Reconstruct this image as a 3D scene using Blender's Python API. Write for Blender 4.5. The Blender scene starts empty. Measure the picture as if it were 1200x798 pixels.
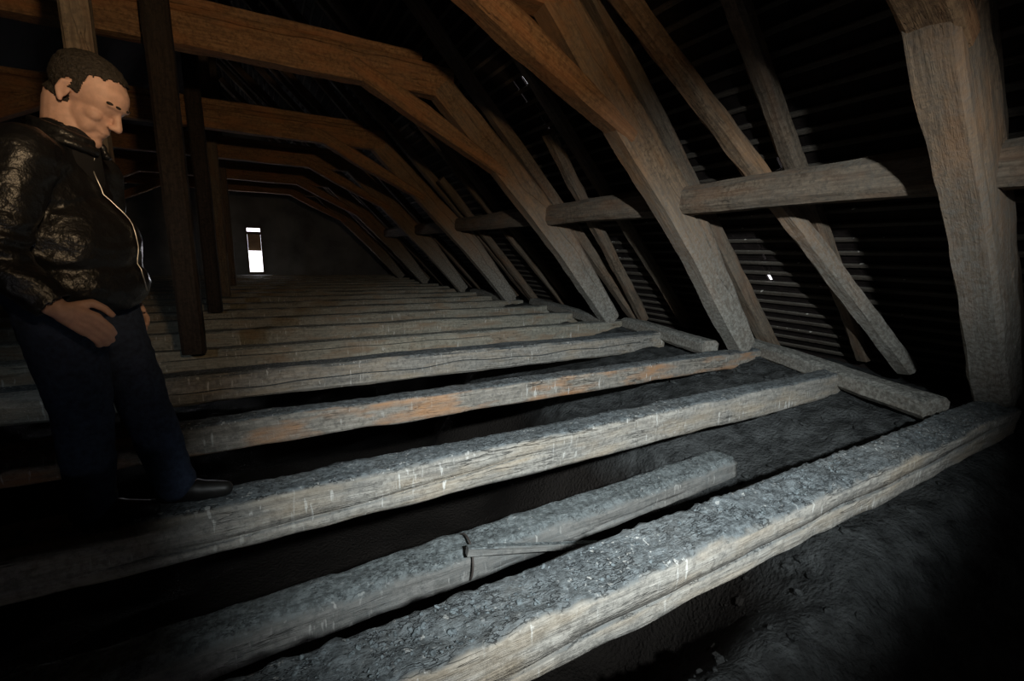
import bpy, bmesh, math, random
from mathutils import Quaternion, Vector, Matrix, noise, Euler
random.seed(7)
SC = bpy.context.scene
COL = SC.collection
OZ = 1.7                                   # camera stands 1.7 m above the rubble datum

# ------------------------------------------------------------------ camera
cam = bpy.data.cameras.new('camera'); camo = bpy.data.objects.new('camera', cam); COL.objects.link(camo)
R_ = Vector((0.87317, -0.48691, 0.02207)); U_ = Vector((0.07384, 0.17691, 0.98145)); F_ = Vector((0.48179, 0.85535, -0.19043))
m = Matrix((R_, U_, -F_)).transposed().to_4x4(); m.translation = Vector((0, 0, OZ)); camo.matrix_world = m
cam.sensor_width = 36.0; cam.lens = 36.0 * 527 / 1200; cam.clip_start = 0.05; cam.clip_end = 200
SC.camera = camo
# ------------------------------------------------------------------ world, lights, exposure
W = bpy.data.worlds.new('sky'); SC.world = W; W.use_nodes = True
wn = W.node_tree.nodes; wl = W.node_tree.links
bg = wn['Background']; bg.inputs['Color'].default_value = (0.95, 0.93, 1.0, 1); bg.inputs['Strength'].default_value = 3.2

def spot(name, loc, target, color, power, size_deg, blend, radius):
    l = bpy.data.lights.new(name, 'SPOT'); l.color = color; l.energy = power
    l.spot_size = math.radians(size_deg); l.spot_blend = blend; l.shadow_soft_size = radius
    o = bpy.data.objects.new(name, l); COL.objects.link(o)
    o.location = Vector(loc) + Vector((0, 0, OZ))
    d = Vector(target) - Vector(loc); o.rotation_euler = d.to_track_quat('-Z', 'Y').to_euler()
    return o
vl = spot('video_lamp', (0.25, -1.15, 0.85), (2.42, 2.75, -0.98), (0.92, 0.985, 1.0), 1180, 77, 0.92, 0.05); vl.scale = (1, 0.66, 1); vl.rotation_mode = 'QUATERNION'; vl.rotation_quaternion = (Vector((2.38, 2.65, -1.02)) - Vector((0.25, -1.15, 0.85))).to_track_quat('-Z', 'Y') @ Quaternion((0, 0, 1), math.radians(30))   # a wide, flat beam
spot('warm_lamp', (0.45, -0.9, 0.75), (0.45, 5.2, 1.75), (1.0, 0.69, 0.39), 270, 76, 1.0, 0.08)
spot('side_lamp', (-2.2, 0.9, 0.55), (-1.2, 5.2, -0.45), (0.80, 0.92, 1.0), 55, 42, 1.0, 0.08)
dl = bpy.data.lights.new('daylight', 'AREA'); dl.shape = 'RECTANGLE'; dl.size = 0.42; dl.size_y = 0.8; dl.energy = 45; dl.color = (0.95, 0.95, 1.0)
do = bpy.data.objects.new('daylight', dl); COL.objects.link(do); do.location = (-0.04, 20.95, OZ - 0.55); do.rotation_euler = (math.radians(-100), 0, 0)
SC.view_settings.view_transform = 'Standard'; SC.view_settings.look = 'None'
SC.view_settings.gamma = 1.0; SC.view_settings.use_curve_mapping = False
SC.view_settings.exposure = 0.0

# ------------------------------------------------------------------ materials
def newmat(name):
    mt = bpy.data.materials.new(name); mt.use_nodes = True
    nt = mt.node_tree; b = nt.nodes['Principled BSDF']
    return mt, nt, b
def N(nt, t, **kw):
    n = nt.nodes.new(t)
    for k, v in kw.items():
        if k.startswith('i_'): n.inputs[k[2:]].default_value = v
        else: setattr(n, k, v)
    return n
def ramp(nt, src, stops):
    r = nt.nodes.new('ShaderNodeValToRGB'); e = r.color_ramp.elements
    e[0].position, e[0].color = stops[0][0], (*stops[0][1], 1) if len(stops[0][1]) == 3 else stops[0][1]
    e[1].position, e[1].color = stops[-1][0], (*stops[-1][1], 1)
    for p, c in stops[1:-1]:
        x = e.new(p); x.color = (*c, 1)
    nt.links.new(src, r.inputs[0]); return r.outputs[0]
def mix(nt, fac, a, b):
    x = nt.nodes.new('ShaderNodeMix'); x.data_type = 'RGBA'
    for s, v in (('Factor', fac), ('A', a), ('B', b)):
        sock = [i for i in x.inputs if i.name == s and (i.type == ('VALUE' if s == 'Factor' else 'RGBA'))][0]
        if hasattr(v, 'is_output'): nt.links.new(v, sock)
        else: sock.default_value = v if s == 'Factor' else (*v, 1)
    return [o for o in x.outputs if o.type == 'RGBA'][0]
def math_(nt, op, a, b=None, clamp=False):
    x = nt.nodes.new('ShaderNodeMath'); x.operation = op; x.use_clamp = clamp
    for i, v in enumerate((a, b)):
        if v is None: continue
        if hasattr(v, 'is_output'): nt.links.new(v, x.inputs[i])
        else: x.inputs[i].default_value = v
    return x.outputs[0]

def wood(name, dark, light, dust, dust_amt, stain=None, stain_amt=0.0, splash=0.0, bump=0.5, base_dust=0.15, low=0.0):
    mt, nt, b = newmat(name); L = nt.links
    tc = N(nt, 'ShaderNodeTexCoord'); ob = tc.outputs['Object']
    oi = N(nt, 'ShaderNodeObjectInfo')
    va = N(nt, 'ShaderNodeVectorMath', operation='ADD'); L.new(ob, va.inputs[0])
    vs = N(nt, 'ShaderNodeVectorMath', operation='SCALE'); cv = N(nt, 'ShaderNodeCombineXYZ')
    for i in range(3): L.new(oi.outputs['Random'], cv.inputs[i])
    L.new(cv.outputs[0], vs.inputs[0]); vs.inputs['Scale'].default_value = 37.0; L.new(vs.outputs[0], va.inputs[1]); P = va.outputs[0]
    def mapped(sx, sy, sz):
        mp = N(nt, 'ShaderNodeMapping'); mp.inputs['Scale'].default_value = (sx, sy, sz); L.new(P, mp.inputs['Vector']); return mp.outputs[0]
    def noi(vec, s, d=4, r=0.6):
        n = N(nt, 'ShaderNodeTexNoise'); n.inputs['Scale'].default_value = s; n.inputs['Detail'].default_value = d; n.inputs['Roughness'].default_value = r
        L.new(vec, n.inputs['Vector']); return n.outputs['Fac']
    grain = noi(mapped(1.1, 16, 16), 3.2, 6, 0.65)
    fine = noi(mapped(4, 60, 60), 3.0, 3)
    blot = noi(P, 2.4, 4)
    mot = noi(P, 31, 5, 0.72)
    col = ramp(nt, grain, [(0.3, dark), (0.68, light)])
    col = mix(nt, ramp(nt, mot, [(0.45, (0, 0, 0)), (0.62, (0.7, 0.7, 0.7))]), col, tuple(c * 0.55 for c in dark))
    if stain:
        sf = math_(nt, 'MULTIPLY', ramp(nt, noi(mapped(1.3, 5, 5), 1.6, 3), [(0.46, (0, 0, 0)), (0.64, (1, 1, 1))]), stain_amt)
        col = mix(nt, sf, col, stain)
    def crackline(vec, sc, wd):
        n = noi(vec, sc, 3, 0.55); return ramp(nt, math_(nt, 'ABSOLUTE', math_(nt, 'SUBTRACT', n, 0.5)), [(0.0, (1, 1, 1)), (wd, (0, 0, 0))])
    ck = math_(nt, 'MULTIPLY', crackline(mapped(0.7, 9, 9), 2.2, 0.012), ramp(nt, noi(P, 1.7, 2), [(0.52, (0, 0, 0)), (0.62, (1, 1, 1))]))
    hk = math_(nt, 'MULTIPLY', crackline(mapped(14, 5, 5), 1.6, 0.02), ramp(nt, noi(P, 5, 2), [(0.56, (0, 0, 0)), (0.66, (0.25, 0.25, 0.25))]))
    col = mix(nt, math_(nt, 'MULTIPLY', ck, 0.6), col, (0.02, 0.017, 0.014))
    col = mix(nt, hk, col, tuple(c * 0.4 for c in dark))
    # settled dust: thick on whatever faces up, thin film elsewhere
    g = N(nt, 'ShaderNodeNewGeometry'); sx = N(nt, 'ShaderNodeSeparateXYZ'); L.new(g.outputs['Normal'], sx.inputs[0])
    up = ramp(nt, sx.outputs['Z'], [(0.45, (0, 0, 0)), (0.85, (1, 1, 1))])
    d1 = math_(nt, 'MULTIPLY', up, dust_amt)
    d2 = math_(nt, 'MULTIPLY', ramp(nt, blot, [(0.35, (0, 0, 0)), (0.7, (1, 1, 1))]), base_dust)
    if low:      # film of floor dust that thins out with height above the floor
        sp_ = N(nt, 'ShaderNodeSeparateXYZ'); L.new(g.outputs['Position'], sp_.inputs[0])
        lz = math_(nt, 'ADD', math_(nt, 'MULTIPLY', math_(nt, 'SUBTRACT', blot, 0.5), 0.9), sp_.outputs['Z'])
        d2 = math_(nt, 'ADD', d2, math_(nt, 'MULTIPLY', ramp(nt, math_(nt, 'MULTIPLY', lz, 0.3), [(0.30, (1, 1, 1)), (0.72, (0, 0, 0))]), low))
    df = math_(nt, 'ADD', d1, d2, clamp=True)
    dc = mix(nt, ramp(nt, mot, [(0.42, (0, 0, 0)), (0.6, (1, 1, 1))]), tuple(c * 0.5 for c in dust), tuple(c * 1.1 for c in dust))
    col = mix(nt, df, col, dc)
    pit = math_(nt, 'MULTIPLY', math_(nt, 'MULTIPLY', crackline(mapped(5, 11, 11), 4.0, 0.03), ramp(nt, noi(P, 9, 3), [(0.45, (0, 0, 0)), (0.56, (1, 1, 1))])), up)
    col = mix(nt, math_(nt, 'MULTIPLY', pit, 0.85), col, (0.02, 0.022, 0.024))
    if splash:
        s1 = ramp(nt, noi(mapped(48, 48, 7), 1.0, 2, 0.5), [(0.63, (0, 0, 0)), (0.68, (1, 1, 1))])
        s2 = ramp(nt, noi(P, 3.0, 2), [(0.45, (0, 0, 0)), (0.6, (1, 1, 1))])
        col = mix(nt, math_(nt, 'MULTIPLY', math_(nt, 'MULTIPLY', s1, s2), splash), col, (0.78, 0.78, 0.74))
    L.new(col, b.inputs['Base Color']); b.inputs['Roughness'].default_value = 0.88
    b.inputs['Specular IOR Level'].default_value = 0.25
    h = math_(nt, 'ADD', math_(nt, 'MULTIPLY', grain, 1.0), math_(nt, 'ADD', math_(nt, 'MULTIPLY', fine, 0.35), math_(nt, 'MULTIPLY', mot, 0.8)))
    h = math_(nt, 'SUBTRACT', h, math_(nt, 'ADD', math_(nt, 'MULTIPLY', ck, 1.4), math_(nt, 'MULTIPLY', pit, 2.0)))
    vo = N(nt, 'ShaderNodeTexNoise'); vo.inputs['Scale'].default_value = 55; vo.inputs['Detail'].default_value = 6; vo.inputs['Roughness'].default_value = 0.75; L.new(P, vo.inputs['Vector'])
    h = math_(nt, 'ADD', h, math_(nt, 'MULTIPLY', math_(nt, 'MULTIPLY', vo.outputs['Fac'], df), 1.6))
    bp = N(nt, 'ShaderNodeBump'); bp.inputs['Strength'].default_value = bump; bp.inputs['Distance'].default_value = 0.014
    L.new(h, bp.inputs['Height']); L.new(bp.outputs[0], b.inputs['Normal'])
    return mt
DUST = (0.185, 0.21, 0.22)
M_TIE = wood('dusty_grey_oak', (0.22, 0.205, 0.18), (0.46, 0.44, 0.395), DUST, 0.85, (0.44, 0.34, 0.22), 0.4, 0.6, 0.8, 0.25)
M_STAIN = wood('rust_stained_oak', (0.20, 0.18, 0.15), (0.42, 0.39, 0.34), DUST, 0.85, (0.46, 0.24, 0.11), 0.8, 0.6, 0.8, 0.2)
M_TIE2 = wood('dusty_dark_oak', (0.22, 0.205, 0.165), (0.42, 0.40, 0.33), (0.30, 0.31, 0.28), 0.8, (0.26, 0.15, 0.075), 0.5, 0.5, 0.6, 0.3)
M_LOW = wood('old_dusty_beam', (0.13, 0.125, 0.115), (0.27, 0.265, 0.25), (0.18, 0.205, 0.21), 0.85, None, 0, 0.25, 0.6, 0.4)
M_ORANGE = wood('warm_larch', (0.15, 0.08, 0.04), (0.36, 0.21, 0.105), (0.25, 0.21, 0.17), 0.5, (0.34, 0.14, 0.055), 0.5, 0.0, 0.6, 0.15)
M_STRUT = wood('brown_grey_oak', (0.12, 0.075, 0.045), (0.30, 0.20, 0.12), (0.34, 0.34, 0.31), 0.3, (0.28, 0.14, 0.06), 0.6, 0.0, 0.6, 0.2, 0.75)
M_RAFT = wood('sooty_rafter_wood', (0.085, 0.06, 0.042), (0.23, 0.18, 0.13), (0.22, 0.215, 0.19), 0.4, (0.20, 0.10, 0.05), 0.4, 0.0, 0.5, 0.3)
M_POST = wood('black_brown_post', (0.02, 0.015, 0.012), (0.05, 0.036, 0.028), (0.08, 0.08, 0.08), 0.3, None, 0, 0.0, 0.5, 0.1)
M_LATH = wood('lath_wood', (0.045, 0.036, 0.028), (0.12, 0.10, 0.08), (0.16, 0.15, 0.13), 0.5, None, 0, 0.0, 0.5, 0.35)

def simple(name, col, rough, nscale=20, var=0.4, bump=0.0, bscale=60, spec=0.5, bd=0.01):
    mt, nt, b = newmat(name); L = nt.links
    tc = N(nt, 'ShaderNodeTexCoord')
    n = N(nt, 'ShaderNodeTexNoise'); n.inputs['Scale'].default_value = nscale; n.inputs['Detail'].default_value = 5; L.new(tc.outputs['Object'], n.inputs['Vector'])
    c = ramp(nt, n.outputs['Fac'], [(0.3, tuple(x * (1 - var) for x in col)), (0.7, tuple(min(1, x * (1 + var)) for x in col))])
    L.new(c, b.inputs['Base Color']); b.inputs['Roughness'].default_value = rough; b.inputs['Specular IOR Level'].default_value = spec
    if bump:
        n2 = N(nt, 'ShaderNodeTexNoise'); n2.inputs['Scale'].default_value = bscale; n2.inputs['Detail'].default_value = 5; L.new(tc.outputs['Object'], n2.inputs['Vector'])
        bp = N(nt, 'ShaderNodeBump'); bp.inputs['Strength'].default_value = bump; bp.inputs['Distance'].default_value = bd
        L.new(n2.outputs['Fac'], bp.inputs['Height']); L.new(bp.outputs[0], b.inputs['Normal'])
    return mt
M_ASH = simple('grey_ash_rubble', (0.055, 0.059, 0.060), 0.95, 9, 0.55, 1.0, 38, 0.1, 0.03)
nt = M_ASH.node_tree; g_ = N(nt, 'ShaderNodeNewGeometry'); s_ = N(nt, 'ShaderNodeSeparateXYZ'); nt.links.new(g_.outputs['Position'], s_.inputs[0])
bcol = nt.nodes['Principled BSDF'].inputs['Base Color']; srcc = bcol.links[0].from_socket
nt.links.new(mix(nt, ramp(nt, math_(nt, 'ADD', s_.outputs['Z'], 0.3), [(0.0, (0, 0, 0)), (0.34, (1, 1, 1))]), (0.022, 0.019, 0.017), srcc), bcol)   # shade of the pits painted into the colour; pale ash heaped at the eave
M_CRUST = simple('dust_crust', (0.15, 0.175, 0.185), 0.95, 30, 0.4, 0.9, 70, 0.1, 0.02)
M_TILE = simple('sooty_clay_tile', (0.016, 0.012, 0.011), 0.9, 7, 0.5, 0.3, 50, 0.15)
M_MORTAR = simple('pale_mortar', (0.42, 0.40, 0.36), 0.95, 30, 0.3, 0.5, 80, 0.1)
M_PLASTER = simple('grey_plaster', (0.17, 0.18, 0.19), 0.95, 1.2, 0.35, 0.5, 8, 0.1, 0.03)
M_PANEL = simple('tan_board', (0.42, 0.30, 0.20), 0.8, 6, 0.2)
M_SKIN = simple('skin', (0.62, 0.39, 0.31), 0.55, 45, 0.12, 0.15, 160, 0.4, 0.003)
M_HAIR = simple('dark_greying_hair', (0.035, 0.030, 0.025), 0.7, 150, 0.6, 0.8, 260, 0.3, 0.006)
M_LEATHER = simple('black_leather', (0.012, 0.0125, 0.014), 0.36, 12, 0.3, 0.5, 17, 0.6, 0.03)
M_JEANS = simple('blue_denim', (0.040, 0.055, 0.095), 0.9, 60, 0.3, 0.3, 200, 0.2, 0.004)
M_SHIRT = simple('dark_shirt', (0.008, 0.008, 0.010), 0.9, 40, 0.2)
M_SHOE = simple('black_shoe', (0.015, 0.014, 0.013), 0.5, 20, 0.2)
M_EYE = simple('eye', (0.08, 0.06, 0.05), 0.2, 3, 0.1)
M_METAL = simple('bright_zip_metal', (0.6, 0.6, 0.58), 0.3, 30, 0.2); M_METAL.node_tree.nodes['Principled BSDF'].inputs['Metallic'].default_value = 0.9
M_WIRE = simple('rusty_wire', (0.05, 0.04, 0.035), 0.7, 30, 0.2)

# ------------------------------------------------------------------ object helpers
def link(name, me, mat, parent=None, smooth=False):
    if mat is not None and not me.materials: me.materials.append(mat)
    if smooth:
        for p in me.polygons: p.use_smooth = True
    o = bpy.data.objects.new(name, me); COL.objects.link(o)
    if parent: o.parent = parent
    return o
def empty(name, loc=(0, 0, 0)):
    o = bpy.data.objects.new(name, None); COL.objects.link(o); o.empty_display_size = 0.1
    o.location = (loc[0], loc[1], loc[2] + OZ); return o
def tag(o, label=None, cat=None, group=None, kind=None):
    if label: o['label'] = label
    if cat: o['category'] = cat
    if group: o['group'] = group
    if kind: o['kind'] = kind
    return o

def timber(name, pts, ws, ds, mat, side=(0, 1, 0), step=0.07, amp=0.008, cracks=(), seed=0, rough=None, cham=0.12, parent=None,
           top_fine=0, bow=0.0, wane=0.0):
    """hewn timber lofted along pts (camera-level coords). ws = size in the plane normal to 'side', ds = size along 'side'.
    its mesh lives in a local frame with x along the timber, y along side, z across."""
    pts = [Vector(p) for p in pts]
    if not isinstance(ws, (list, tuple)): ws = [ws] * len(pts)
    if not isinstance(ds, (list, tuple)): ds = [ds] * len(pts)
    X = (pts[-1] - pts[0]).normalized(); Y = Vector(side); Y = (Y - Y.dot(X) * X).normalized(); Z = X.cross(Y)
    if Z.z < 0: Z = -Z; Y = -Y
    Mx = Matrix((X, Y, Z)).transposed().to_4x4(); Mx.translation = pts[0] + Vector((0, 0, OZ))
    loc = [Vector(((p - pts[0]).dot(X), (p - pts[0]).dot(Y), (p - pts[0]).dot(Z))) for p in pts]
    total = loc[-1].x; fsign = -1.0 if Y.dot(Vector((0, 1, 0))) >= 0 else 1.0     # local y sign of the face towards the camera
    n = max(3, int(total / step))
    # cross-section outline in unit square, counter-clockwise
    c = cham
    def side_pts(a, b, k):
        return [(a[0] + (b[0] - a[0]) * i / k, a[1] + (b[1] - a[1]) * i / k) for i in range(k)]
    kt = top_fine or 3
    nf = 9
    o = 0.5
    A = [(-o + c, -o), (o - c, -o)]; out = []
    out += side_pts((-o + c, -o), (o - c, -o), 2)            # bottom
    out += side_pts((o - c, -o), (o, -o + c), 1)
    rs = len(out); out += side_pts((o, -o + c), (o, o - c), nf)             # +y face
    out += side_pts((o, o - c), (o - c, o), 1 if not top_fine else 2)
    out += side_pts((o - c, o), (-o + c, o), kt)             # top
    out += side_pts((-o + c, o), (-o, o - c), 1 if not top_fine else 2)
    ls = len(out); out += side_pts((-o, o - c), (-o, -o + c), nf)           # -y face
    out += side_pts((-o, -o + c), (-o + c, -o), 1)
    verts = []; ns = len(out); sd = seed * 13.7 + 3.1
    fs = rs if fsign > 0 else ls
    for i in range(n + 1):
        x = total * i / n
        k = 0
        while k < len(loc) - 2 and loc[k + 1].x < x: k += 1
        t = (x - loc[k].x) / max(1e-6, loc[k + 1].x - loc[k].x); t = min(1, max(0, t))
        cy = loc[k].y + (loc[k + 1].y - loc[k].y) * t; cz = loc[k].z + (loc[k + 1].z - loc[k].z) * t
        w = ws[k] + (ws[k + 1] - ws[k]) * t; d = ds[k] + (ds[k + 1] - ds[k]) * t
        cz += bow * math.sin(math.pi * x / total)
        cz += 1.0 * amp * noise.noise(Vector((x * 0.9, sd, 0))); cy += amp * noise.noise(Vector((x * 0.8, sd, 9)))
        wn_ = 1 + wane * noise.noise(Vector((x * 1.3, sd, 3)))
        endt = 1.0
        P = [[cy + u * d, cz + v * w * wn_] for u, v in out]
        for (x0, x1, f0, slope, wob, dep) in cracks:          # recessed shrinkage cracks along the camera-side face
            if x0 <= x <= x1:
                fade = min(1, (x - x0) / 0.25, (x1 - x) / 0.25)
                g = f0 + slope * (x - x0) + wob * noise.noise(Vector((x * 2.2, sd, 5))) * 2
                g = min(0.36, max(-0.36, g))
                order = range(fs, fs + nf)
                j = min(order, key=lambda q: abs(out[q][1] - g))
                th = 0.004 * fade + 0.001
                P[j] = [cy + fsign * (0.5 * d - dep * fade), cz + g * w]
                if j - 1 >= fs: P[j - 1][1] = cz + (g * w + (th if out[j - 1][1] > out[j][1] else -th))
                if j + 1 < fs + nf: P[j + 1][1] = cz + (g * w + (th if out[j + 1][1] > out[j][1] else -th))
        for q, (y, z) in enumerate(P):
            v = Vector((x, y, z))
            u_, v_ = out[q]
            nn = Vector((0, u_, v_)).normalized()
            a = amp * noise.noise(Vector((x * 1.6 + sd, y * 9, z * 9))) * 0.8 + amp * 0.5 * noise.noise(Vector((x * 7 + sd, y * 22, z * 22)))
            # edges are nibbled
            if abs(abs(u_) - 0.5) < 0.2 and abs(abs(v_) - 0.5) < 0.2: a += amp * 0.9 * noise.noise(Vector((x * 4, sd + u_ * 5, v_ * 5)))
            if rough and v_ > 0.45:
                r = noise.fractal(Vector((x * rough[1], y * rough[1] * 1.4, sd)), 1.0, 2.1, 4)
                a += rough[0] * (r + 0.4 * abs(noise.noise(Vector((x * rough[1] * 2.5, y * 60, sd + 4)))))
            v += nn * a
            verts.append(v)
    faces = []
    for i in range(n):
        for q in range(ns):
            a = i * ns + q; b = i * ns + (q + 1) % ns
            faces.append((a, b, b + ns, a + ns))
    faces.append(tuple(reversed(range(ns)))); faces.append(tuple(range(n * ns, n * ns + ns)))
    me = bpy.data.meshes.new(name); me.from_pydata([tuple(v) for v in verts], [], faces); me.update()
    bm = bmesh.new(); bm.from_mesh(me); bmesh.ops.recalc_face_normals(bm, faces=bm.faces); bm.to_mesh(me); bm.free()
    ob = link(name, me, mat, None, smooth=bool(rough) )
    ob.matrix_world = Mx
    if parent is not None:
        ob.parent = parent; ob.matrix_parent_inverse = parent.matrix_basis.inverted() if parent.type == 'EMPTY' else parent.matrix_world.inverted()
    return ob
def boxmesh(name, x0, x1, y0, y1, z0, z1, off=True):
    dz = OZ if off else 0
    v = [(x, y, z + dz) for x in (x0, x1) for y in (y0, y1) for z in (z0, z1)]
    f = [(0, 1, 3, 2), (4, 6, 7, 5), (0, 4, 5, 1), (2, 3, 7, 6), (0, 2, 6, 4), (1, 5, 7, 3)]
    me = bpy.data.meshes.new(name); me.from_pydata(v, [], f); me.update(); return me

YB, YG = -3.2, 20.4           # back and far gable
CX = -0.6                     # centre line of the roof
# ------------------------------------------------------------------ floor of ash and rubble
def sstep(a, b, x):
    t = min(1, max(0, (x - a) / (b - a))); return t * t * (3 - 2 * t)
def ground(x, y):
    h = -1.70 - 1.2 * (1 - sstep(1.9, 2.9, x + 0.35 * noise.noise(Vector((y, 8, 1))))) * sstep(-6.5, -5, x) * sstep(0.9, 1.8, y) + 0.56 * sstep(2.1, 4.9, x + 0.25 * noise.noise(Vector((y * 0.9, 3, 1)))) + 0.3 * sstep(3.0, 5.5, -x - 1)
    h -= 0.30 * (1 - sstep(0.45, 0.95, y + 0.15 * noise.noise(Vector((x * 1.2, 2, 2)))))
    h += 0.10 * noise.noise(Vector((x * 0.9, y * 0.9, 0))) + 0.05 * noise.noise(Vector((x * 2.7, y * 2.7, 4)))
    h += 0.022 * noise.noise(Vector((x * 9, y * 9, 7))) + 0.012 * abs(noise.noise(Vector((x * 24, y * 24, 2))))
    return h
xs = []; x = -7.4
while x < 6.4: xs.append(x); x += 0.035 if -0.3 < x < 5.3 else 0.2
ys = []; y = YB
while y < YG + 0.1: ys.append(y); y += 0.035 if 0.2 < y < 3.4 else (0.09 if y < 6 and y > 0 else 0.3)
vv = [(x, y, ground(x, y) + OZ) for y in ys for x in xs]; nx = len(xs)
ff = [(j * nx + i, j * nx + i + 1, (j + 1) * nx + i + 1, (j + 1) * nx + i) for j in range(len(ys) - 1) for i in range(nx - 1)]
me = bpy.data.meshes.new('floor'); me.from_pydata(vv, [], ff); me.update()
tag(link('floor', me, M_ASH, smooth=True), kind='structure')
def clods(name, spots, mat, seed):
    rnd = random.Random(seed); V = []; Fc = []
    bmi = bmesh.new(); bmesh.ops.create_icosphere(bmi, subdivisions=1, radius=1); base = [v.co.copy() for v in bmi.verts]; bf = [[v.index for v in f.verts] for f in bmi.faces]; bmi.free()
    for (x, y, z, r) in spots:
        s = Vector((r * rnd.uniform(.7, 1.6), r * rnd.uniform(.6, 1.2), r * rnd.uniform(.35, .7))); e = Euler((rnd.uniform(-.4, .4), rnd.uniform(-.4, .4), rnd.uniform(0, 6))).to_matrix()
        k = len(V)
        for b in base:
            p = Vector((b.x * s.x, b.y * s.y, b.z * s.z)) * (1 + 0.35 * noise.noise(b * 1.7 + Vector((k, 0, 0)))); p = e @ p
            V.append((x + p.x, y + p.y, z + p.z + OZ))
        Fc += [tuple(k + i for i in f) for f in bf]
    me = bpy.data.meshes.new(name); me.from_pydata(V, [], Fc); me.update(); return link(name, me, mat)
rnd = random.Random(3); sp = []
for i in range(1500):
    x = rnd.uniform(-0.2, 5.2); y = rnd.uniform(0.3, 3.4); r = 0.008 + 0.03 * rnd.random() ** 3
    sp.append((x, y, ground(x, y) + r * 0.2, r))
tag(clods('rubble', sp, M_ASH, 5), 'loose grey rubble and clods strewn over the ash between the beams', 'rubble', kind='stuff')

# ------------------------------------------------------------------ walls (gables) and window
me_parts = []
V = []; Fc = []
def gable(name, y0, y1, hole=None):
    """triangular gable slab, with optional rectangular hole (x0,x1,z0,z1)"""
    bm = bmesh.new(); zb, zr, hw = -1.9, 5.4, 7.3
    def poly(pl):
        a = [bm.verts.new((x, y0, z + OZ)) for x, z in pl]; b = [bm.verts.new((x, y1, z + OZ)) for x, z in pl]
        bm.faces.new(a); bm.faces.new(list(reversed(b)))
        for i in range(len(pl)): j = (i + 1) % len(pl); bm.faces.new((a[j], a[i], b[i], b[j]))
    def xr(z): return hw * (zr - z) / (zr - zb)
    if hole:
        x0, x1, z0, z1 = hole
        poly([(CX - xr(zb), zb), (x0, zb), (x0, zr - (CX - x0 if x0 < CX else x0 - CX) * (zr - zb) / hw), (CX, zr)] if x0 > CX else [(CX - xr(zb), zb), (x0, zb), (x0, zr - (CX - x0) * (zr - zb) / hw)])
        poly([(x1, zb), (CX + xr(zb), zb), (x1, zr - (x1 - CX) * (zr - zb) / hw)])
        poly([(x0, zb), (x1, zb), (x1, z0), (x0, z0)])
        poly([(x0, z1), (x1, z1), (x1, zr - (x1 - CX) * (zr - zb) / hw), (x0, zr - (x0 - CX) * (zr - zb) / hw)])
    else: poly([(CX - hw, zb), (CX + hw, zb), (CX, zr)])
    bmesh.ops.recalc_face_normals(bm, faces=bm.faces)
    me = bpy.data.meshes.new(name); bm.to_mesh(me); bm.free()
    return tag(link(name, me, M_PLASTER), kind='structure')
gable('wall_back', YB - 0.3, YB)
gable('wall_far', YG, YG + 0.45, hole=(-0.27, 0.19, -0.94, 0.74))
# opening in the far gable: frame, tan board closing its upper part, open bright lower part
wo = empty('window_1', (-0.04, YG, -0.94)); tag(wo, kind='structure')
def child_box(name, b, mat, par, label=None):
    o = link(name, boxmesh(name, *b), mat); o.parent = par; o.matrix_parent_inverse = par.matrix_basis.inverted()
    if label: o['label'] = label
    bv = o.modifiers.new('b', 'BEVEL'); bv.width = 0.006; bv.segments = 1
    return o
child_box('jamb', (-0.31, -0.265, YG - 0.04, YG + 0.1, -0.96, 0.78), M_RAFT, wo)
child_box('jamb', (0.185, 0.23, YG - 0.04, YG + 0.1, -0.96, 0.78), M_RAFT, wo)
child_box('lintel', (-0.31, 0.23, YG - 0.04, YG + 0.1, 0.735, 0.80), M_RAFT, wo)
child_box('sill', (-0.33, 0.25, YG - 0.08, YG + 0.1, -1.0, -0.935), M_RAFT, wo)
child_box('crossbar', (-0.265, 0.185, YG + 0.02, YG + 0.08, 0.49, 0.60), M_RAFT, wo)
child_box('shutter_board', (-0.262, 0.182, YG + 0.1, YG + 0.13, -0.13, 0.50), M_PANEL, wo, 'tan board filling the upper part of the opening')
child_box('glazing_bar', (-0.265, 0.185, YG + 0.03, YG + 0.06, -0.30, -0.28), M_RAFT, wo)

# ------------------------------------------------------------------ roof slopes: laths and tiles
# right slope plane X + Z = c ; local direction up the slope (-1,0,1)/sqrt2
RC = 4.67
ceil = empty('ceiling', (4.9, 0, -0.3)); tag(ceil, kind='structure')
LS = 0.157      # lath spacing along the slope
u = Vector((-1, 0, 1)).normalized(); nrm = Vector((1, 0, 1)).normalized()      # up-slope and outward
base = Vector((RC + 1.15, 0, -1.15))
NL = 60
rnd = random.Random(11)
lath_me = None
for i in range(NL):
    p = base + u * (LS * i)
    w_ = 0.034 + 0.012 * rnd.random()
    if i < 28:
        a = timber('lath', [p + Vector((0, YB, 0)), p + Vector((0, 6, rnd.uniform(-.006, .006))), p + Vector((0, YG, 0))], 0.026, w_, M_LATH, side=u, step=0.45, amp=0.003, seed=i, cham=0.15)
        a.parent = ceil; a.matrix_parent_inverse = ceil.matrix_basis.inverted()
    else:
        if lath_me is None:
            lath_me = boxmesh('lath', -0.013, 0.013, 0, YG - YB, -0.018, 0.018, False)
        o = link('lath', lath_me, M_LATH); o.matrix_world = Matrix.Translation(p + Vector((0, YB, OZ))) @ Matrix.Rotation(math.radians(-45), 4, 'Y')
        o.parent = ceil; o.matrix_parent_inverse = ceil.matrix_basis.inverted()
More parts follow.
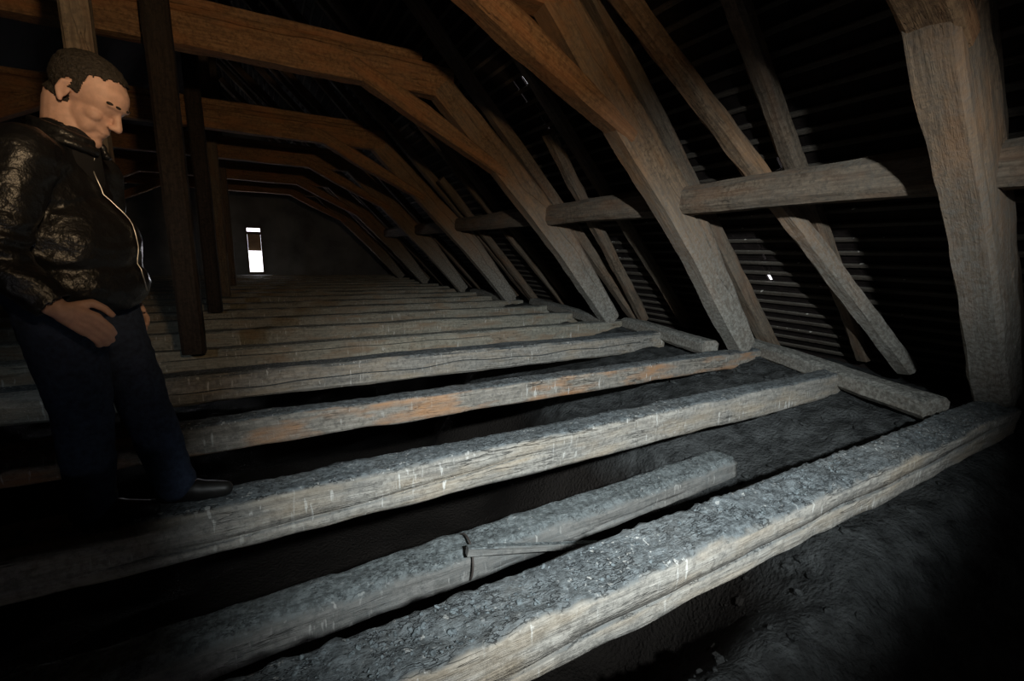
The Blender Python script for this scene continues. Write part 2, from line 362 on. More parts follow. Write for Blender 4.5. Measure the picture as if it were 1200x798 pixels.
# tiles: every tile is a slightly tilted flat clay plate; a few have slipped and let the sky in
TW = 0.17
def tile_verts(i, j, sg=1):
    y = YB + TW * j + (TW / 2 if i % 2 else 0)
    p0 = base + u * (LS * i - 0.03) + nrm * (0.045 + 0.0); p1 = base + u * (LS * (i + 2.15)) + nrm * (0.022)
    t = nrm * 0.014; q = []
    jit = rnd.uniform(-.004, .004)
    for p in (p0, p1):
        for yy in (y - 0.001, y + TW + 0.001):
            for s in (0, 1):
                q.append(Vector((p.x + t.x * s, yy, p.z + t.z * s + OZ)) + nrm * jit)
    return q
TF = [(0, 1, 3, 2), (4, 6, 7, 5), (0, 4, 5, 1), (2, 3, 7, 6), (0, 2, 6, 4), (1, 5, 7, 3)]
holes = [(4.80, 2.98, -0.27, .022, .05), (4.83, 2.93, -0.17, .010, .02), (4.70, 2.92, -0.10, .008, .03), (3.22, 4.90, 1.40, .014, .03), (2.72, 4.80, 1.90, .012, .03), (2.80, 4.98, 1.80, .012, .022), (2.93, 4.88, 1.66, .012, .035), (3.93, 2.41, 0.70, .006, .02)]
def broken(i, j):
    y = YB + TW * j + (TW / 2 if i % 2 else 0)
    for hx, hy, hz, hh, hw in holes:
        s = (Vector((hx, 0, hz)) - base).dot(u)
        if LS * i - 0.03 < s + hh and s - hh < LS * (i + 2.15) and y < hy + hw / 2 and hy - hw / 2 < y + TW: return hy - hw / 2, hy + hw / 2
    return None
V = []; Fc = []; near = []
NJ = int((YG - YB) / TW) + 1
skip = set()
for i in range(NL + 2):
    for j in range(-1, NJ):
        y = YB + TW * (j + .5)
        pz = -1.15 + LS * (i + 1) / math.sqrt(2)
        d = (y - 3.2) ** 2 + (pz + 0.3) ** 2 * 2
        near.append((d, i, j))
near.sort(); single = set((i, j) for d, i, j in near[:290])
proto_me = None
for d, i, j in near:
    q = tile_verts(i, j)
    br = broken(i, j)
    if br:                                             # a broken tile: what is left of it on both sides of the gap
        ys_ = sorted(set(v.y for v in q)); ya, yb = ys_[0], ys_[-1]
        for c0, c1 in ((ya, min(br[0], yb)), (max(br[1], ya), yb)):
            if c1 - c0 < 0.004: continue
            k = len(V); V += [(v.x, c0 if v.y == ya else c1, v.z) for v in q]; Fc += [tuple(k + a for a in f) for f in TF]
        continue
    if (i, j) in single:
        me = bpy.data.meshes.new('tile'); c0 = q[0].copy()
        if proto_me is None:
            me.from_pydata([tuple(v - c0) for v in q], [], TF); me.update(); proto_me = me; me.materials.append(M_TILE)
        o = bpy.data.objects.new('tile', proto_me); COL.objects.link(o); o.location = c0
        o.parent = ceil; o.matrix_parent_inverse = ceil.matrix_basis.inverted()
    else:
        k = len(V); V += [tuple(v) for v in q]; Fc += [tuple(k + a for a in f) for f in TF]
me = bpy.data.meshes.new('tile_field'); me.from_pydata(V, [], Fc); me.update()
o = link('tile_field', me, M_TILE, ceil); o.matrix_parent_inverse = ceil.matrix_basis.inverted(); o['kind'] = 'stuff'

sp = []; rnd = random.Random(21)
for i in range(240):
    k = rnd.choice(range(1, 15)); p = base + u * (LS * k) - nrm * 0.004
    sp.append((p.x + rnd.uniform(-.012, .012), rnd.uniform(1.7, 5.2), p.z + 0.012, 0.006 + 0.012 * rnd.random() ** 2))
tag(clods('mortar_crumbs', sp, M_MORTAR, 22), 'crumbs of pale mortar caught on the roof laths low on the right', 'mortar', kind='stuff')
# the other slope is never lit: one boarded slab
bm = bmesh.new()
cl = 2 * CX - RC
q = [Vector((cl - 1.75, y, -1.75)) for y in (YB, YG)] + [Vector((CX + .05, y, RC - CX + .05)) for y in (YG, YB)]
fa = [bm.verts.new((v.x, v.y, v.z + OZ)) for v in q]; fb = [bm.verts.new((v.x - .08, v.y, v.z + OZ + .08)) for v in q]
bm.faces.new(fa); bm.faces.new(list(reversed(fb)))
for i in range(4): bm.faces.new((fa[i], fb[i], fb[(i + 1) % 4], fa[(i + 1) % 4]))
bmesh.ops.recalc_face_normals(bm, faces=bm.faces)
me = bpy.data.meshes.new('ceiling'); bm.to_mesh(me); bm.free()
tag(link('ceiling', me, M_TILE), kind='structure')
# low eave walls under both slopes
tag(link('wall_right', boxmesh('wall_right', 5.72, 6.4, YB, YG, -1.9, -1.10), M_TILE), kind='structure')
tag(link('wall_left', boxmesh('wall_left', -7.6, -7.25, YB, YG, -1.9, -1.38), M_PLASTER), kind='structure')
# ridge cover
tag(link('trim_1', boxmesh('trim_1', CX - 0.2, CX + 0.2, YB, YG, RC - CX - 0.02, RC - CX + 0.14), M_TILE), kind='structure')

# ------------------------------------------------------------------ tie beams
XL = -6.2
ordn = ['first', 'second', 'third', 'fourth', 'fifth', 'sixth', 'seventh', 'eighth', 'ninth', 'tenth', 'eleventh', 'twelfth', 'thirteenth', 'fourteenth', 'fifteenth', 'sixteenth', 'seventeenth', 'eighteenth', 'nineteenth', 'twentieth']
ties = [(0.905, 0.185, 0.205, 4.62), (1.96, 0.185, 0.215, 4.80), (2.95, 0.17, 0.18, 5.05), (4.18, 0.24, 0.235, 4.72), (5.20, 0.20, 0.21, 5.05)]
y = 6.3
while y < 20: ties.append((y, 0.20, 0.21, 5.0)); y += 1.06
tlabels = {0: 'nearest and largest floor beam, crusted with grey dust on top, a long crack along its pale side',
           1: 'pale dusty floor beam second from the camera, running behind the standing man to the right eave',
           2: 'floor beam third from the camera with rusty orange stains along its side',
           3: 'pale cracked floor beam fourth from the camera, just before the foot of the middle truss',
           4: 'brownish floor beam fifth from the camera, under the truss with the bright grey strut'}
tie_o = []
for i, (y, d, h, xr) in enumerate(ties):
    cr = []
    if i == 0: cr = [(6.3, 10.6, -0.16, 0.075, 0.05, 0.05)]
    if i == 1: cr = [(5.6, 7.6, -0.25, 0.16, 0.05, 0.035)]
    if i == 3: cr = [(5.5, 10.6, -0.05, 0.02, 0.06, 0.035)]
    if i == 4: cr = [(5.2, 9.0, 0.1, 0.02, 0.05, 0.03)]
    fine = {0: 0.014, 1: 0.03, 2: 0.04, 3: 0.05, 4: 0.05}.get(i, 0.12)
    o = timber('tie_beam', [(XL, y + d / 2, -1.0 - h / 2), (xr, y + d / 2, -1.0 - h / 2)], h, [d, d * 1.3] if i == 0 else d, (M_STAIN if i == 2 else M_TIE) if i < 4 else M_TIE2, step=fine, amp=0.009 if i < 5 else 0.012,
               cracks=cr, seed=i, rough=(0.014, 15) if i == 0 else ((0.007, 26) if i < 3 else None), top_fine=14 if i == 0 else (6 if i < 3 else 3), cham=0.10, wane=0.06)
    lab = tlabels.get(i) or f'far grey floor beam, {ordn[i]} of the row counted from the camera'
    tag(o, lab, 'beam', 'tie beams across the attic floor')
    tie_o.append(o)
rnd = random.Random(9); sp = []
for i in range(1500):
    x = rnd.uniform(0.0, 4.3); t = (x - XL) / (4.62 - XL); hw = 0.185 * (1 + .3 * t) / 2
    r = 0.003 + 0.007 * rnd.random() ** 3
    sp.append((x, 0.9975 + rnd.uniform(-hw * .7, hw * .75), -1.0 + rnd.uniform(-.006, .001), r))
tag(clods('dust_flakes', sp, M_CRUST, 8), 'crumbs and flakes of dry dust lying on top of the nearest beam', 'dust', kind='stuff')
# lower log between the first two beams, its right end bedded in ash
o = timber('floor_joist', [(-2.6, 1.80, -1.50), (0.9, 1.83, -1.48), (2.78, 1.84, -1.43)], [0.17, 0.18, 0.17], 0.21, M_LOW, step=0.035, amp=0.013, cracks=[(3.4, 4.9, -0.2, 0.1, 0.05, 0.014)], seed=41, rough=(0.010, 9), top_fine=6, cham=0.2)
tag(o, 'low dusty rounded beam lying deeper than the others, its end sunk in ash', 'beam')
o = timber('lath_stick', [(0.74, 1.69, -1.34), (1.42, 1.58, -1.46)], [0.045, 0.028], [0.04, 0.03], M_LOW, step=0.04, amp=0.003, seed=43)
tag(o, 'thin stick slanting down off the low dusty beam', 'stick')
def tube(name, pts, r, mat, parent=None):
    cu = bpy.data.curves.new(name, 'CURVE'); cu.dimensions = '3D'; cu.bevel_depth = r; cu.bevel_resolution = 2
    s = cu.splines.new('POLY'); s.points.add(len(pts) - 1)
    for p, q in zip(s.points, pts): p.co = (q[0], q[1], q[2] + OZ, 1)
    dg = bpy.data.objects.new(name, cu); COL.objects.link(dg); dp = bpy.context.evaluated_depsgraph_get()
    me = bpy.data.meshes.new_from_object(dg.evaluated_get(dp)); bpy.data.objects.remove(dg)
    me.name = name; me.materials.clear()
    o = link(name, me, mat); 
    if parent: o.parent = parent; o.matrix_parent_inverse = parent.matrix_basis.inverted()
    return o
wpts = [(0.78 + 0.012 * math.sin(t * 1.3), 1.80 + 0.11 * math.cos(t), -1.455 + 0.10 * math.sin(t)) for t in [i * 0.35 for i in range(0, 21)]]
tag(tube('wire_loop', wpts, 0.005, M_WIRE), 'rusty wire loop tied round the low dusty beam', 'wire')
# sill pieces between truss feet along the right eave
for k, (a, b, lab) in enumerate([((5.12, 3.25, -1.03), (4.27, 1.22, -1.05), 'sill beam running from the big middle truss foot to the right front post'),
                          ((5.0, 5.2, -1.03), (4.55, 3.35, -1.03), 'sill beam by the eave between the third and fifth floor beams'),
                          ((5.2, 8.3, -1.03), (4.68, 5.35, -1.03), 'weathered sill beam by the eave behind the fifth floor beam'),
                          ((5.0, 11.0, -1.03), (4.8, 8.6, -1.03), 'distant sill beam at the eave, farthest of the four')]):
    tag(timber('sill_beam', [a, b], 0.17, 0.22, M_STRUT, side=(1, 0, 0), step=0.05, amp=0.014, seed=60 + k, cham=0.2), lab, 'beam', 'sill beams along the right eave')

# ------------------------------------------------------------------ trusses
def mir(x): return 2 * CX - x
def truss(Y0, idx, label):
    t = empty('roof_truss', (CX, Y0 + 0.1, -0.98)); tag(t, label, 'roof truss', 'timber roof trusses along the attic')
    jt = 0.012 * (idx % 3 - 1); T = 0.2; yc = Y0 + T / 2
    fine = 0.05 if idx < 3 else (0.09 if idx < 5 else 0.16)
    sw = [0.25, 0.37, 0.35, 0.27]
    st = [(4.74, yc, -0.985), (3.79 + jt, yc, 0.13), (2.77 + jt, yc, 1.09), (1.96, yc, 1.84)]
    cr = [(0.2, 3.8, 0.12, -0.02, 0.1, 0.015)]
    ms = [M_STRUT, M_STRUT, M_STRUT, M_ORANGE][min(idx, 3)]
    timber('strut', st, sw, T, M_STRUT, step=fine, amp=0.010, cracks=cr, seed=idx * 5 + 1, cham=0.1, parent=t, wane=0.06)
    br = [(0.98, yc - 0.012, 1.87), (1.75, yc - 0.012, 1.50 + jt), (2.80, yc - 0.012, 0.97)]
    timber('brace', br, [0.17, 0.21, 0.11], T, M_ORANGE, step=fine, amp=0.009, seed=idx * 5 + 2, cham=0.12, parent=t)
    timber('collar_beam', [(mir(2.05), yc, 1.885), (2.1, yc, 1.875)], 0.32, T, M_ORANGE, step=fine * 1.2, amp=0.010, cracks=[(2.2, 5.2, 0.30, 0.02, 0.04, 0.016)], seed=idx * 5 + 3, cham=0.08, parent=t)
    timber('upper_collar_board', [(mir(1.7), yc + 0.03, 2.10), (1.75, yc + 0.03, 2.10)], 0.10, T - 0.05, M_ORANGE, step=fine * 1.5, amp=0.008, seed=idx * 5 + 4, cham=0.15, parent=t)
    # outer rafter above the strut
    timber('principal_rafter', [(5.42, yc + 0.04, -1.10), (CX + 0.02, yc + 0.04, 4.92)][:1] + [(3.0, yc + 0.04, 1.345), (CX + 0.05, yc + 0.04, 4.90)], 0.15, 0.15, M_RAFT, step=fine * 1.5, amp=0.010, seed=idx * 5 + 5, parent=t)
    # mirrored left half
    timber('strut', [(mir(p[0]), p[1], p[2]) for p in st], sw, T, M_STRUT, step=0.15, amp=0.010, seed=idx * 5 + 6, parent=t)
    timber('brace', [(mir(p[0]), p[1], p[2]) for p in br], [0.17, 0.21, 0.12], T, M_ORANGE, step=0.15, amp=0.009, seed=idx * 5 + 7, parent=t)
    return t
TR = [(0.93, 'dark truss timbers nearest the camera rising at the right edge of the picture'),
      (2.98, 'big truss with an orange brace whose strut lands right of centre'),
      (5.20, 'truss with orange arched brace and pale strut foot left of the big one'),
      (8.40, 'reddish brown truss next behind the one with the pale strut foot'),
      (11.0, 'dim brown truss fourth in the row behind the front one'),
      (14.1, 'dark distant truss, fifth behind the front one'),
      (16.9, 'last dark truss before the far gable wall')]
for k, (y, lab) in enumerate(TR): truss(y, k, lab)
# ------------------------------------------------------------------ common rafters on the beams between the trusses
S2 = math.sqrt(0.5)
def rafter(y, idx, label, ybot=None, w=0.13, c=4.51, name='rafter', top=(CX + 0.05), mat=None):
    yb = y if ybot is None else ybot
    b = (c + 0.98, yb, -0.98)
    return tag(timber(name, [b, (c - 1.2, y, 1.2), (top, y, c - top)], w, 0.14, mat or M_RAFT, step=0.07 if y < 6 else 0.15, amp=0.014, seed=100 + idx, cham=0.2), label, 'rafter', 'common rafters of the right roof slope')
rafter(2.2, 0, 'thin dark rafter behind the crossing wind brace, right of the big truss')
rafter(4.45, 1, 'slim rafter between the pale strut foot and the big truss strut')
rafter(7.25, 2, 'slim rafter standing behind the pale strut foot')
k = 3
for y in (7.6, 9.5, 10.2, 12.2, 13.1, 15.2, 16.1, 18.0, 19.0):
    rafter(y, k, f'far dim common rafter, {ordn[k]} in the row from the camera'); k += 1
rafter(-0.2, 20, 'rafter out at the right edge beside the camera')
# wind braces running diagonally in the slope
def wind(a, b, label, s, w=0.15, d=0.13):
    tag(timber('wind_brace', [a, b], w, d, M_RAFT if s else M_STRUT, side=(1, 0.0, 1), step=0.05, amp=0.012, seed=140 + s, cham=0.18), label, 'brace', 'diagonal wind braces under the rafters')
wind((5.28, 1.77, -0.99), (2.35, 2.87, 1.94), 'long diagonal wind brace crossing from the upper centre down to the right sill', 0, 0.16)
wind((5.26, 5.12, -0.97), (2.95, 4.53, 1.34), 'light diagonal wind brace right beside the pale strut foot', 1, 0.14)
wind((5.24, 8.3, -0.97), (3.0, 8.1, 1.29), 'thin wind brace right beside the reddish truss foot', 2, 0.14)
# short rails (purlin pieces) between the struts
for k, (ya, yb, lab) in enumerate([(1.1, 3.06, 'thick dusty horizontal rail reaching from the big truss strut to the right'),
                                   (-1.0, 0.96, 'dark rounded rail end meeting the truss at the right edge'),
                                   (3.15, 5.28, 'horizontal rail notched to the strut with the pale foot'),
                                   (5.38, 8.48, 'small horizontal rail on the reddish truss strut'),
                                   (8.6, 11.05, 'faint far rail between the reddish truss and the next one'), (11.2, 14.1, 'faintest rail, deep in the far roof slope')]):
    tag(timber('rail', [(3.53, ya, 0.53), (3.50, yb, 0.51)], [0.27, 0.24], 0.2, M_RAFT, side=(1, 0, 0), step=0.05, amp=0.012, seed=160 + k, cham=0.2), lab, 'rail', 'purlin rails between the struts')
# ------------------------------------------------------------------ central posts
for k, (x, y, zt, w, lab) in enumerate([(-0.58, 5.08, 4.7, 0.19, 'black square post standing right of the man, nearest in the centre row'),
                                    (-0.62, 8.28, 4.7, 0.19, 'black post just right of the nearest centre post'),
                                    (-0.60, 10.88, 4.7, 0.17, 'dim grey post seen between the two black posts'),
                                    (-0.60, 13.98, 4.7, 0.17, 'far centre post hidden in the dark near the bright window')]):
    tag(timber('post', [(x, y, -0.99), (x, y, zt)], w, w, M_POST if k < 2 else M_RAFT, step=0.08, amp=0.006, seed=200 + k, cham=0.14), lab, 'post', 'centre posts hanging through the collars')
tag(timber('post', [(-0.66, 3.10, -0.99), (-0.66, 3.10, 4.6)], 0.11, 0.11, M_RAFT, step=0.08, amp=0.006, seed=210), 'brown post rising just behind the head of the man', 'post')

# ------------------------------------------------------------------ the man
# figure frame: +x the way he faces, +y his left, z above the camera level. He stands on the second beam.
MAN_ROT = math.radians(-8); MANC = Vector((-0.52, 2.03, OZ))
TM = Matrix.Translation(MANC) @ Matrix.Rotation(MAN_ROT, 4, 'Z')
def blob_mesh(name, parts, voxel, smooth=4, sm_fac=0.5):
    """union of tapered capsules ('c', a, b, ra, rb) and ellipsoids ('e', centre, radii, euler) skinned into one surface"""
    bm = bmesh.new()
    for p in parts:
        if p[0] == 'c':
            a, b, ra, rb = Vector(p[1]), Vector(p[2]), p[3], p[4]; k = 7
            for i in range(k + 1):
                t = i / k; c = a.lerp(b, t); r = ra + (rb - ra) * t
                sq = p[5] if len(p) > 5 else (1, 1, 1)
                bmesh.ops.create_icosphere(bm, subdivisions=2, radius=1, matrix=Matrix.Translation(c) @ Matrix.Diagonal((r * sq[0], r * sq[1], r * sq[2], 1)))
            L = (b - a).length
            if L > 1e-4:
                q = (b - a).to_track_quat('Z', 'Y').to_matrix().to_4x4()
                sq = p[5] if len(p) > 5 else (1, 1, 1)
                bmesh.ops.create_cone(bm, cap_ends=True, segments=20, radius1=ra, radius2=rb, depth=L,
                                      matrix=Matrix.Translation((a + b) / 2) @ Matrix.Diagonal((*sq, 1)) @ q if sq != (1, 1, 1) else Matrix.Translation((a + b) / 2) @ q)
        else:
            bmesh.ops.create_icosphere(bm, subdivisions=3, radius=1, matrix=Matrix.Translation(p[1]) @ Euler(p[3] if len(p) > 3 else (0, 0, 0)).to_matrix().to_4x4() @ Matrix.Diagonal((*p[2], 1)))
    me = bpy.data.meshes.new(name); bm.to_mesh(me); bm.free()
    o = bpy.data.objects.new(name, me); COL.objects.link(o)
    r = o.modifiers.new('r', 'REMESH'); r.mode = 'VOXEL'; r.voxel_size = voxel
    s_ = o.modifiers.new('s', 'SMOOTH'); s_.iterations = smooth; s_.factor = sm_fac
    dp = bpy.context.evaluated_depsgraph_get(); dp.update()
    out = bpy.data.meshes.new_from_object(o.evaluated_get(dp)); out.name = name; out.materials.clear()
    bpy.data.objects.remove(o); return out
# head, in its own frame (x forward, z up, origin between the ears), then pitched down
HP = math.radians(36)
HM = Matrix.Translation((0.085, 0, 0.452)) @ Matrix.Rotation(math.radians(-12), 4, 'Z') @ Matrix.Rotation(HP, 4, 'Y')
def hp(v): return HM @ Vector(v)
he = HM.to_euler()
head = [('e', (-0.012, 0, 0.042), (0.100, 0.078, 0.088)), ('e', (0.028, 0, 0.035), (0.072, 0.066, 0.072)), ('e', (0.030, 0, -0.035), (0.062, 0.056, 0.078)),
        ('e', (0.045, 0, -0.085), (0.046, 0.040, 0.036)), ('e', (0.078, 0, -0.104), (0.021, 0.025, 0.018)),                      # jaw and chin
        ('e', (0.084, 0, 0.032), (0.017, 0.050, 0.012)),                                                                        # brow ridge
        ('e', (0.056, 0.038, -0.020), (0.028, 0.020, 0.022)), ('e', (0.056, -0.038, -0.020), (0.028, 0.020, 0.022)),              # cheekbones
        ('e', (0.052, 0.030, -0.055), (0.028, 0.024, 0.034)), ('e', (0.052, -0.030, -0.055), (0.028, 0.024, 0.034)),              # cheeks
        ('c', (0.090, 0, 0.018), (0.114, 0, -0.026), 0.0085, 0.0125), ('e', (0.104, 0.011, -0.030), (0.011, 0.008, 0.008)), ('e', (0.104, -0.011, -0.030), (0.011, 0.008, 0.008)),
        ('e', (0.086, 0, -0.058), (0.014, 0.022, 0.008)), ('e', (0.083, 0, -0.071), (0.014, 0.020, 0.008)), ('e', (0.080, 0, -0.050), (0.014, 0.028, 0.020))]
ears = []
for s in (-1, 1):
    ears += [('c', (-0.004, s * 0.080, 0.026), (-0.018, s * 0.086, 0.020), 0.0065, 0.006), ('c', (-0.018, s * 0.086, 0.020), (-0.020, s * 0.085, -0.008), 0.006, 0.006),
             ('c', (-0.020, s * 0.085, -0.008), (-0.004, s * 0.079, -0.032), 0.006, 0.007), ('e', (-0.006, s * 0.078, 0.0), (0.014, 0.006, 0.026)), ('e', (0.004, s * 0.079, -0.006), (0.004, 0.005, 0.006))]
def to_head(lst):
    out = []
    for p in lst:
        if p[0] == 'c': out.append(('c', hp(p[1]), hp(p[2]), p[3], p[4]))
        else: out.append(('e', hp(p[1]), p[2], he))
    return out
HD = to_head(head + ears)
neck = [('c', (0.02, 0, 0.30), hp((-0.035, 0, -0.04)), 0.066, 0.062), ('c', (0.045, 0, 0.31), hp((0.01, 0, -0.07)), 0.048, 0.045)]
# joints: right side is towards the camera (y negative)
SHR, ELR, WRR = Vector((0.0, -0.205, 0.245)), Vector((-0.065, -0.285, -0.035)), Vector((0.055, -0.285, -0.185))
SHL, ELL, WRL = Vector((0.0, 0.205, 0.245)), Vector((-0.03, 0.285, -0.03)), Vector((-0.01, 0.24, -0.225))
HIR, KNR, ANR = Vector((-0.02, -0.09, -0.12)), Vector((-0.015, -0.085, -0.53)), Vector((-0.055, -0.03, -0.915))
HIL, KNL, ANL = Vector((0.0, 0.09, -0.12)), Vector((0.085, 0.075, -0.52)), Vector((0.17, 0.045, -0.915))
def hand(wr, elb, side):
    """palm, four unequal curled fingers and a thumb; side -1 = right hand. fingers hang forward-down and curl back to the thigh"""
    d = Vector((0.80, 0.05 * -side, -0.60)).normalized(); up = Vector((0, 1, 0)) * -side   # up = back of hand direction is away from the body
    acr = d.cross(Vector((0, -side * -1.0, 0))).normalized(); acr = Vector((d.z, 0, -d.x)) * -1     # across the knuckles
    if acr.z < 0: acr = -acr
    palmc = wr + d * 0.05
    L = [('c', wr - d * 0.02, wr + d * 0.015, 0.027, 0.027)]
    inn = Vector((0, -side, 0))        # towards the body
    for k, off in enumerate((0.030, 0.011, -0.008, -0.026)):
        L.append(('c', wr + d * 0.015 + acr * off * 0.6, wr + d * 0.082 + acr * off, 0.0155, 0.0125))
        ln = (0.040, 0.045, 0.042, 0.033)[k]; r = (0.0092, 0.0095, 0.009, 0.008)[k]
        a = wr + d * 0.084 + acr * off; d1 = (d * 0.75 + inn * 0.35 + Vector((0, 0, -0.5))).normalized(); b = a + d1 * ln
        d2 = (d * 0.05 + inn * 0.65 + Vector((0, 0, -0.8))).normalized(); c = b + d2 * ln * 0.68
        d3 = (d * -0.6 + inn * 0.65 + Vector((0, 0, -0.4))).normalized(); e = c + d3 * ln * 0.55
        L += [('c', a, b, r * 1.08, r), ('c', b, c, r, r * 0.95), ('c', c, e, r * 0.95, r * 0.8)]
    a = wr + d * 0.022 + acr * 0.022 + inn * 0.008; b = a + (d * 0.6 + acr * 0.75 + inn * 0.3).normalized() * 0.042; c = b + (d * 0.95 + acr * -0.05 + inn * 0.35).normalized() * 0.032; e = c + (d * 0.9 + acr * -0.35 + inn * 0.3).normalized() * 0.026
    L += [('c', a, b, 0.016, 0.0125), ('c', b, c, 0.0125, 0.011), ('c', c, e, 0.011, 0.009)]
    return L
body = HD + neck
body += [('e', (-0.02, 0, 0.16), (0.10, 0.165, 0.17)), ('e', (0.02, 0, 0.0), (0.115, 0.15, 0.16)), ('e', (-0.01, 0, -0.13), (0.105, 0.15, 0.11)),
         ('c', (-0.01, -0.16, 0.25), (-0.01, 0.16, 0.25), 0.065, 0.065), ('c', (0.0, 0, 0.22), (0.02, 0, 0.32), 0.08, 0.066)]
for a, b, c in ((SHR, ELR, WRR), (SHL, ELL, WRL)): body += [('c', a, b, 0.052, 0.042), ('c', b, c, 0.041, 0.027)]
for a, b, c in ((HIR, KNR, ANR), (HIL, KNL, ANL)): body += [('c', a, b, 0.078, 0.055), ('c', b, c, 0.052, 0.036), ('c', c, c + Vector((0.11, 0, -0.045)), 0.036, 0.026)]
body += hand(WRR, ELR, -1) + hand(WRL, ELL, 1)
bme = blob_mesh('person', body, 0.0042, 3, 0.5)
person = link('person', bme, M_SKIN, None, True); person.matrix_world = TM
tag(person, 'man in black leather jacket and blue jeans standing on a beam, head bowed', 'person')
def onman(o):
    o.parent = person; o.matrix_parent_inverse = Matrix.Identity(4); return o
# hair: the scalp of the head lifted a few millimetres
HI = HM.inverted()
bm = bmesh.new(); bm.from_mesh(bme); kill = []
for f in bm.faces:
    c = HI @ f.calc_center_median()
    keep = False
    if c.length < 0.2 and c.z > -0.06:
        if c.x > 0.02: keep = c.z > 0.072 + (c.x - 0.02) * 0.75 + 0.010 * noise.noise(c * 60)           # receding front hairline
        elif c.x > -0.002: keep = c.z > 0.012 and not (abs(c.y) > 0.082)
        else: keep = c.z > -0.035 and not (abs(c.y) > 0.0765 and c.z < 0.036)
        if abs(c.y) < 0.05 and c.z < 0.02 and c.x > -0.05: keep = False
    if not keep: kill.append(f)
bmesh.ops.delete(bm, geom=kill, context='FACES')
bm.normal_update()
for v in bm.verts: v.co += v.normal * (0.0045 + 0.0035 * noise.noise(v.co * 120) + (0.004 if (HI @ v.co).z > 0.07 else 0))
me = bpy.data.meshes.new('hair'); bm.to_mesh(me); bm.free(); me.materials.clear()
hair = onman(link('hair', me, M_HAIR, None, True)); so = hair.modifiers.new('s', 'SOLIDIFY'); so.thickness = 0.005; so.offset = -1
hair['label'] = 'short dark greying hair'
for s in (-1, 1):
    e = blob_mesh('eyebrow', [('e', hp((0.093, s * 0.018, 0.036)), (0.007, 0.014, 0.0055), he), ('e', hp((0.084, s * 0.040, 0.036)), (0.008, 0.014, 0.005), he)], 0.0016, 1); onman(link('eyebrow', e, M_HAIR, None, True))
    e = blob_mesh('eye', [('e', hp((0.0715, s * 0.030, 0.012)), (0.0115, 0.0125, 0.0105), he)], 0.0016, 1); onman(link('eye', e, M_EYE, None, True))
    e = blob_mesh('eyelid', [('e', hp((0.0725, s * 0.030, 0.0165)), (0.0125, 0.0145, 0.0085), he)], 0.0016, 1); onman(link('eyelid', e, M_SKIN, None, True))
# jacket
def crease(me, amp, freq, drop=None):
    bm = bmesh.new(); bm.from_mesh(me); bm.normal_update()
    for v in bm.verts:
        c = v.co
        a = amp * (noise.noise(Vector((c.x * freq, c.y * freq * 0.7, c.z * freq * 0.8))) + 0.8 * (1 - 2 * abs(noise.noise(Vector((c.x * freq * 0.7 + 5, c.y * freq * 0.5, c.z * freq * 1.7))))) * 0.7)
        # folds gathered at the crook of each elbow and at the hem
        for e in (ELR, ELL):
            d = (c - e).length
            if d < 0.17: a += 0.007 * (1 - d / 0.17) * math.sin((c.z * 0.9 + c.x * 0.5) * 130 + 4 * noise.noise(c * 9))
        v.co += v.normal * a
    bm.to_mesh(me); bm.free(); return me
jk = [('e', (-0.055, 0, 0.14), (0.155, 0.205, 0.20)), ('e', (-0.015, 0, -0.01), (0.185, 0.205, 0.20)), ('e', (-0.005, 0, -0.13), (0.185, 0.20, 0.14)),
      ('c', (-0.02, -0.17, 0.235), (-0.02, 0.17, 0.235), 0.085, 0.085), ('c', (-0.03, 0, 0.22), (0.02, 0, 0.325), 0.11, 0.078), ('e', (-0.11, 0, 0.16), (0.12, 0.17, 0.16))]
for a, b, c in ((SHR, ELR, WRR), (SHL, ELL, WRL)): jk += [('c', a + Vector((0, 0, 0.0)), b, 0.080, 0.066), ('c', b, b.lerp(c, 0.93), 0.066, 0.047)]
jme = crease(blob_mesh('jacket', jk, 0.0065, 4, 0.5), 0.006, 13)
# cut the hem level and open cuffs
bm = bmesh.new(); bm.from_mesh(jme)
bmesh.ops.delete(bm, geom=[v for v in bm.verts if v.co.z < -0.205 + 0.012 * math.sin(v.co.y * 22) and (v.co.y > -0.235)], context='VERTS')
cufn = (WRR - ELR).normalized(); cl_ = (WRL - ELL).normalized()
bmesh.ops.delete(bm, geom=[v for v in bm.verts if ((v.co - ELR.lerp(WRR, 0.95)).dot(cufn) > 0 and (v.co - WRR).length < 0.11 and v.co.y < -0.235) or ((v.co - ELL.lerp(WRL, 0.95)).dot(cl_) > 0 and (v.co - WRL).length < 0.07)], context='VERTS')
# open neck
nb = Vector((0.035, 0, 0.365)); nd = Vector((0.45, 0, 0.9)).normalized()
bmesh.ops.delete(bm, geom=[v for v in bm.verts if (v.co - nb).dot(nd) > 0 and abs(v.co.y) < 0.12], context='VERTS')
bm.to_mesh(jme); bm.free()
jacket = onman(link('jacket', jme, M_LEATHER, None, True)); so = jacket.modifiers.new('s', 'SOLIDIFY'); so.thickness = 0.006; so.offset = -1
jacket['label'] = 'black leather jacket, shiny creased sleeves'
def child(o, par):
    o.parent = par; o.matrix_parent_inverse = Matrix.Identity(4); return o
def cpt(t, k): return Vector((0.025 + (0.088 - 0.012 * k) * math.cos(t), (0.092 - 0.010 * k) * math.sin(t), 0.305 + 0.040 * k - 0.030 * math.cos(t)))
cm = blob_mesh('collar', [('c', cpt(0.4 + 0.17 * i, k), cpt(0.57 + 0.17 * i, k), 0.013, 0.013) for i in range(32) for k in (0.2, 0.9)], 0.006, 6)
child(link('collar', cm, M_LEATHER, None, True), jacket)
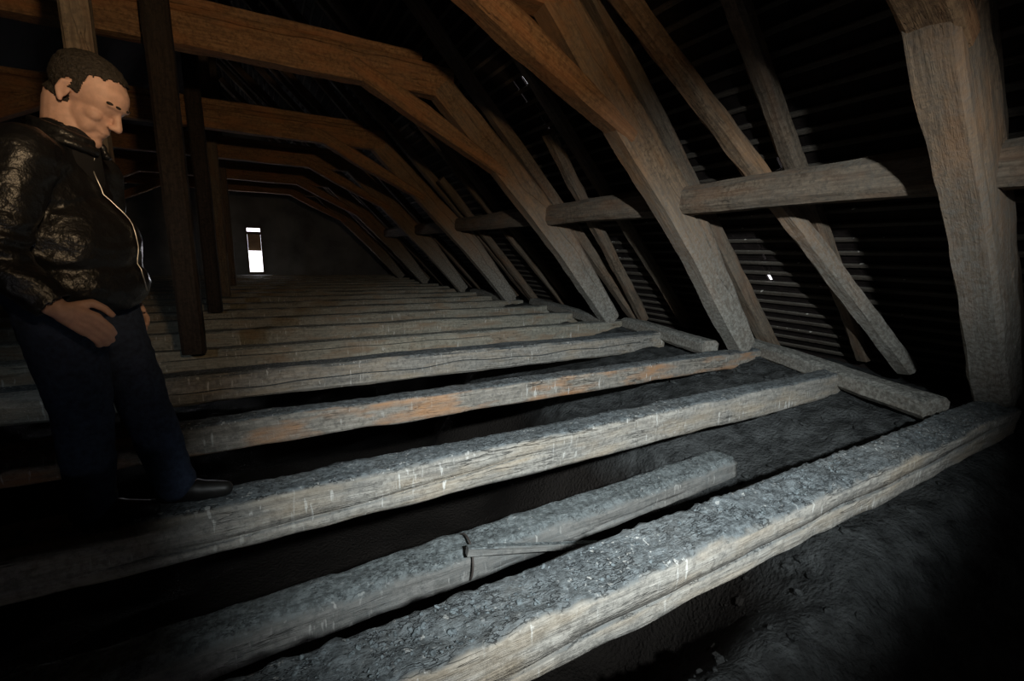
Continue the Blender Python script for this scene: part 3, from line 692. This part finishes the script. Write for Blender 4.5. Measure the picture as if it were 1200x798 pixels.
# zip along the front opening
def front_x(z, y):     # foremost jacket surface found by scanning its vertices
    best = -9
    for v in jme.vertices:
        if abs(v.co.z - z) < 0.014 and abs(v.co.y - y) < 0.014 and v.co.x > best: best = v.co.x
    return best
zp = []
for i in range(24):
    z = 0.27 - i * 0.0185; yy = -0.025 - 0.012 * math.sin(i * 0.4); x = front_x(z, yy)
    if x > -1: zp.append(Vector((x + 0.004, yy, z)))
def tube_local(name, pts, r, mat, par):
    cu = bpy.data.curves.new(name, 'CURVE'); cu.dimensions = '3D'; cu.bevel_depth = r; cu.bevel_resolution = 1
    s = cu.splines.new('POLY'); s.points.add(len(pts) - 1)
    for p, q in zip(s.points, pts): p.co = (*q, 1)
    dg = bpy.data.objects.new(name, cu); COL.objects.link(dg); dp = bpy.context.evaluated_depsgraph_get(); dp.update()
    me = bpy.data.meshes.new_from_object(dg.evaluated_get(dp)); bpy.data.objects.remove(dg); me.name = name; me.materials.clear()
    return child(link(name, me, mat), par)
if len(zp) > 3: tube_local('zip', zp, 0.0022, M_METAL, jacket)['label'] = 'bright metal zip'
# shirt seen at the neck
sh = blob_mesh('shirt', [('c', (0.0, 0, 0.20), (0.03, 0, 0.325), 0.10, 0.069), ('e', (-0.02, 0, 0.16), (0.06, 0.13, 0.14))], 0.008, 3); onman(link('shirt', sh, M_SHIRT, None, True))
# jeans
jn = [('e', (-0.05, 0, -0.12), (0.135, 0.17, 0.11)), ('e', (-0.075, -0.07, -0.16), (0.095, 0.09, 0.10)), ('e', (-0.07, 0.07, -0.16), (0.095, 0.09, 0.10))]
for a, b, c in ((HIR, KNR, ANR), (HIL, KNL, ANL)):
    jn += [('c', a + Vector((-0.02, 0, 0)), b, 0.115, 0.082), ('c', b, c + Vector((0, 0, 0.02)), 0.082, 0.066), ('c', c + Vector((0, 0, 0.03)), c, 0.068, 0.068)]
pm = crease(blob_mesh('jeans', jn, 0.0075, 4, 0.5), 0.005, 12)
onman(link('jeans', pm, M_JEANS, None, True))['label'] = 'blue denim jeans'
for c, dr in ((ANR, 0), (ANL, 1)):
    z0 = -0.992
    sm = blob_mesh('shoe', [('c', Vector((c.x - 0.03, c.y, z0 + 0.045)), Vector((c.x + 0.07, c.y, z0 + 0.04)), 0.042, 0.042), ('c', Vector((c.x + 0.07, c.y, z0 + 0.036)), Vector((c.x + 0.165, c.y, z0 + 0.028)), 0.042, 0.03),
                            ('c', Vector((c.x - 0.01, c.y, z0 + 0.05)), Vector((c.x, c.y, z0 + 0.10)), 0.045, 0.046)], 0.006, 3)
    for v in sm.vertices: v.co.z = max(v.co.z, z0)
    onman(link('shoe', sm, M_SHOE, None, True))
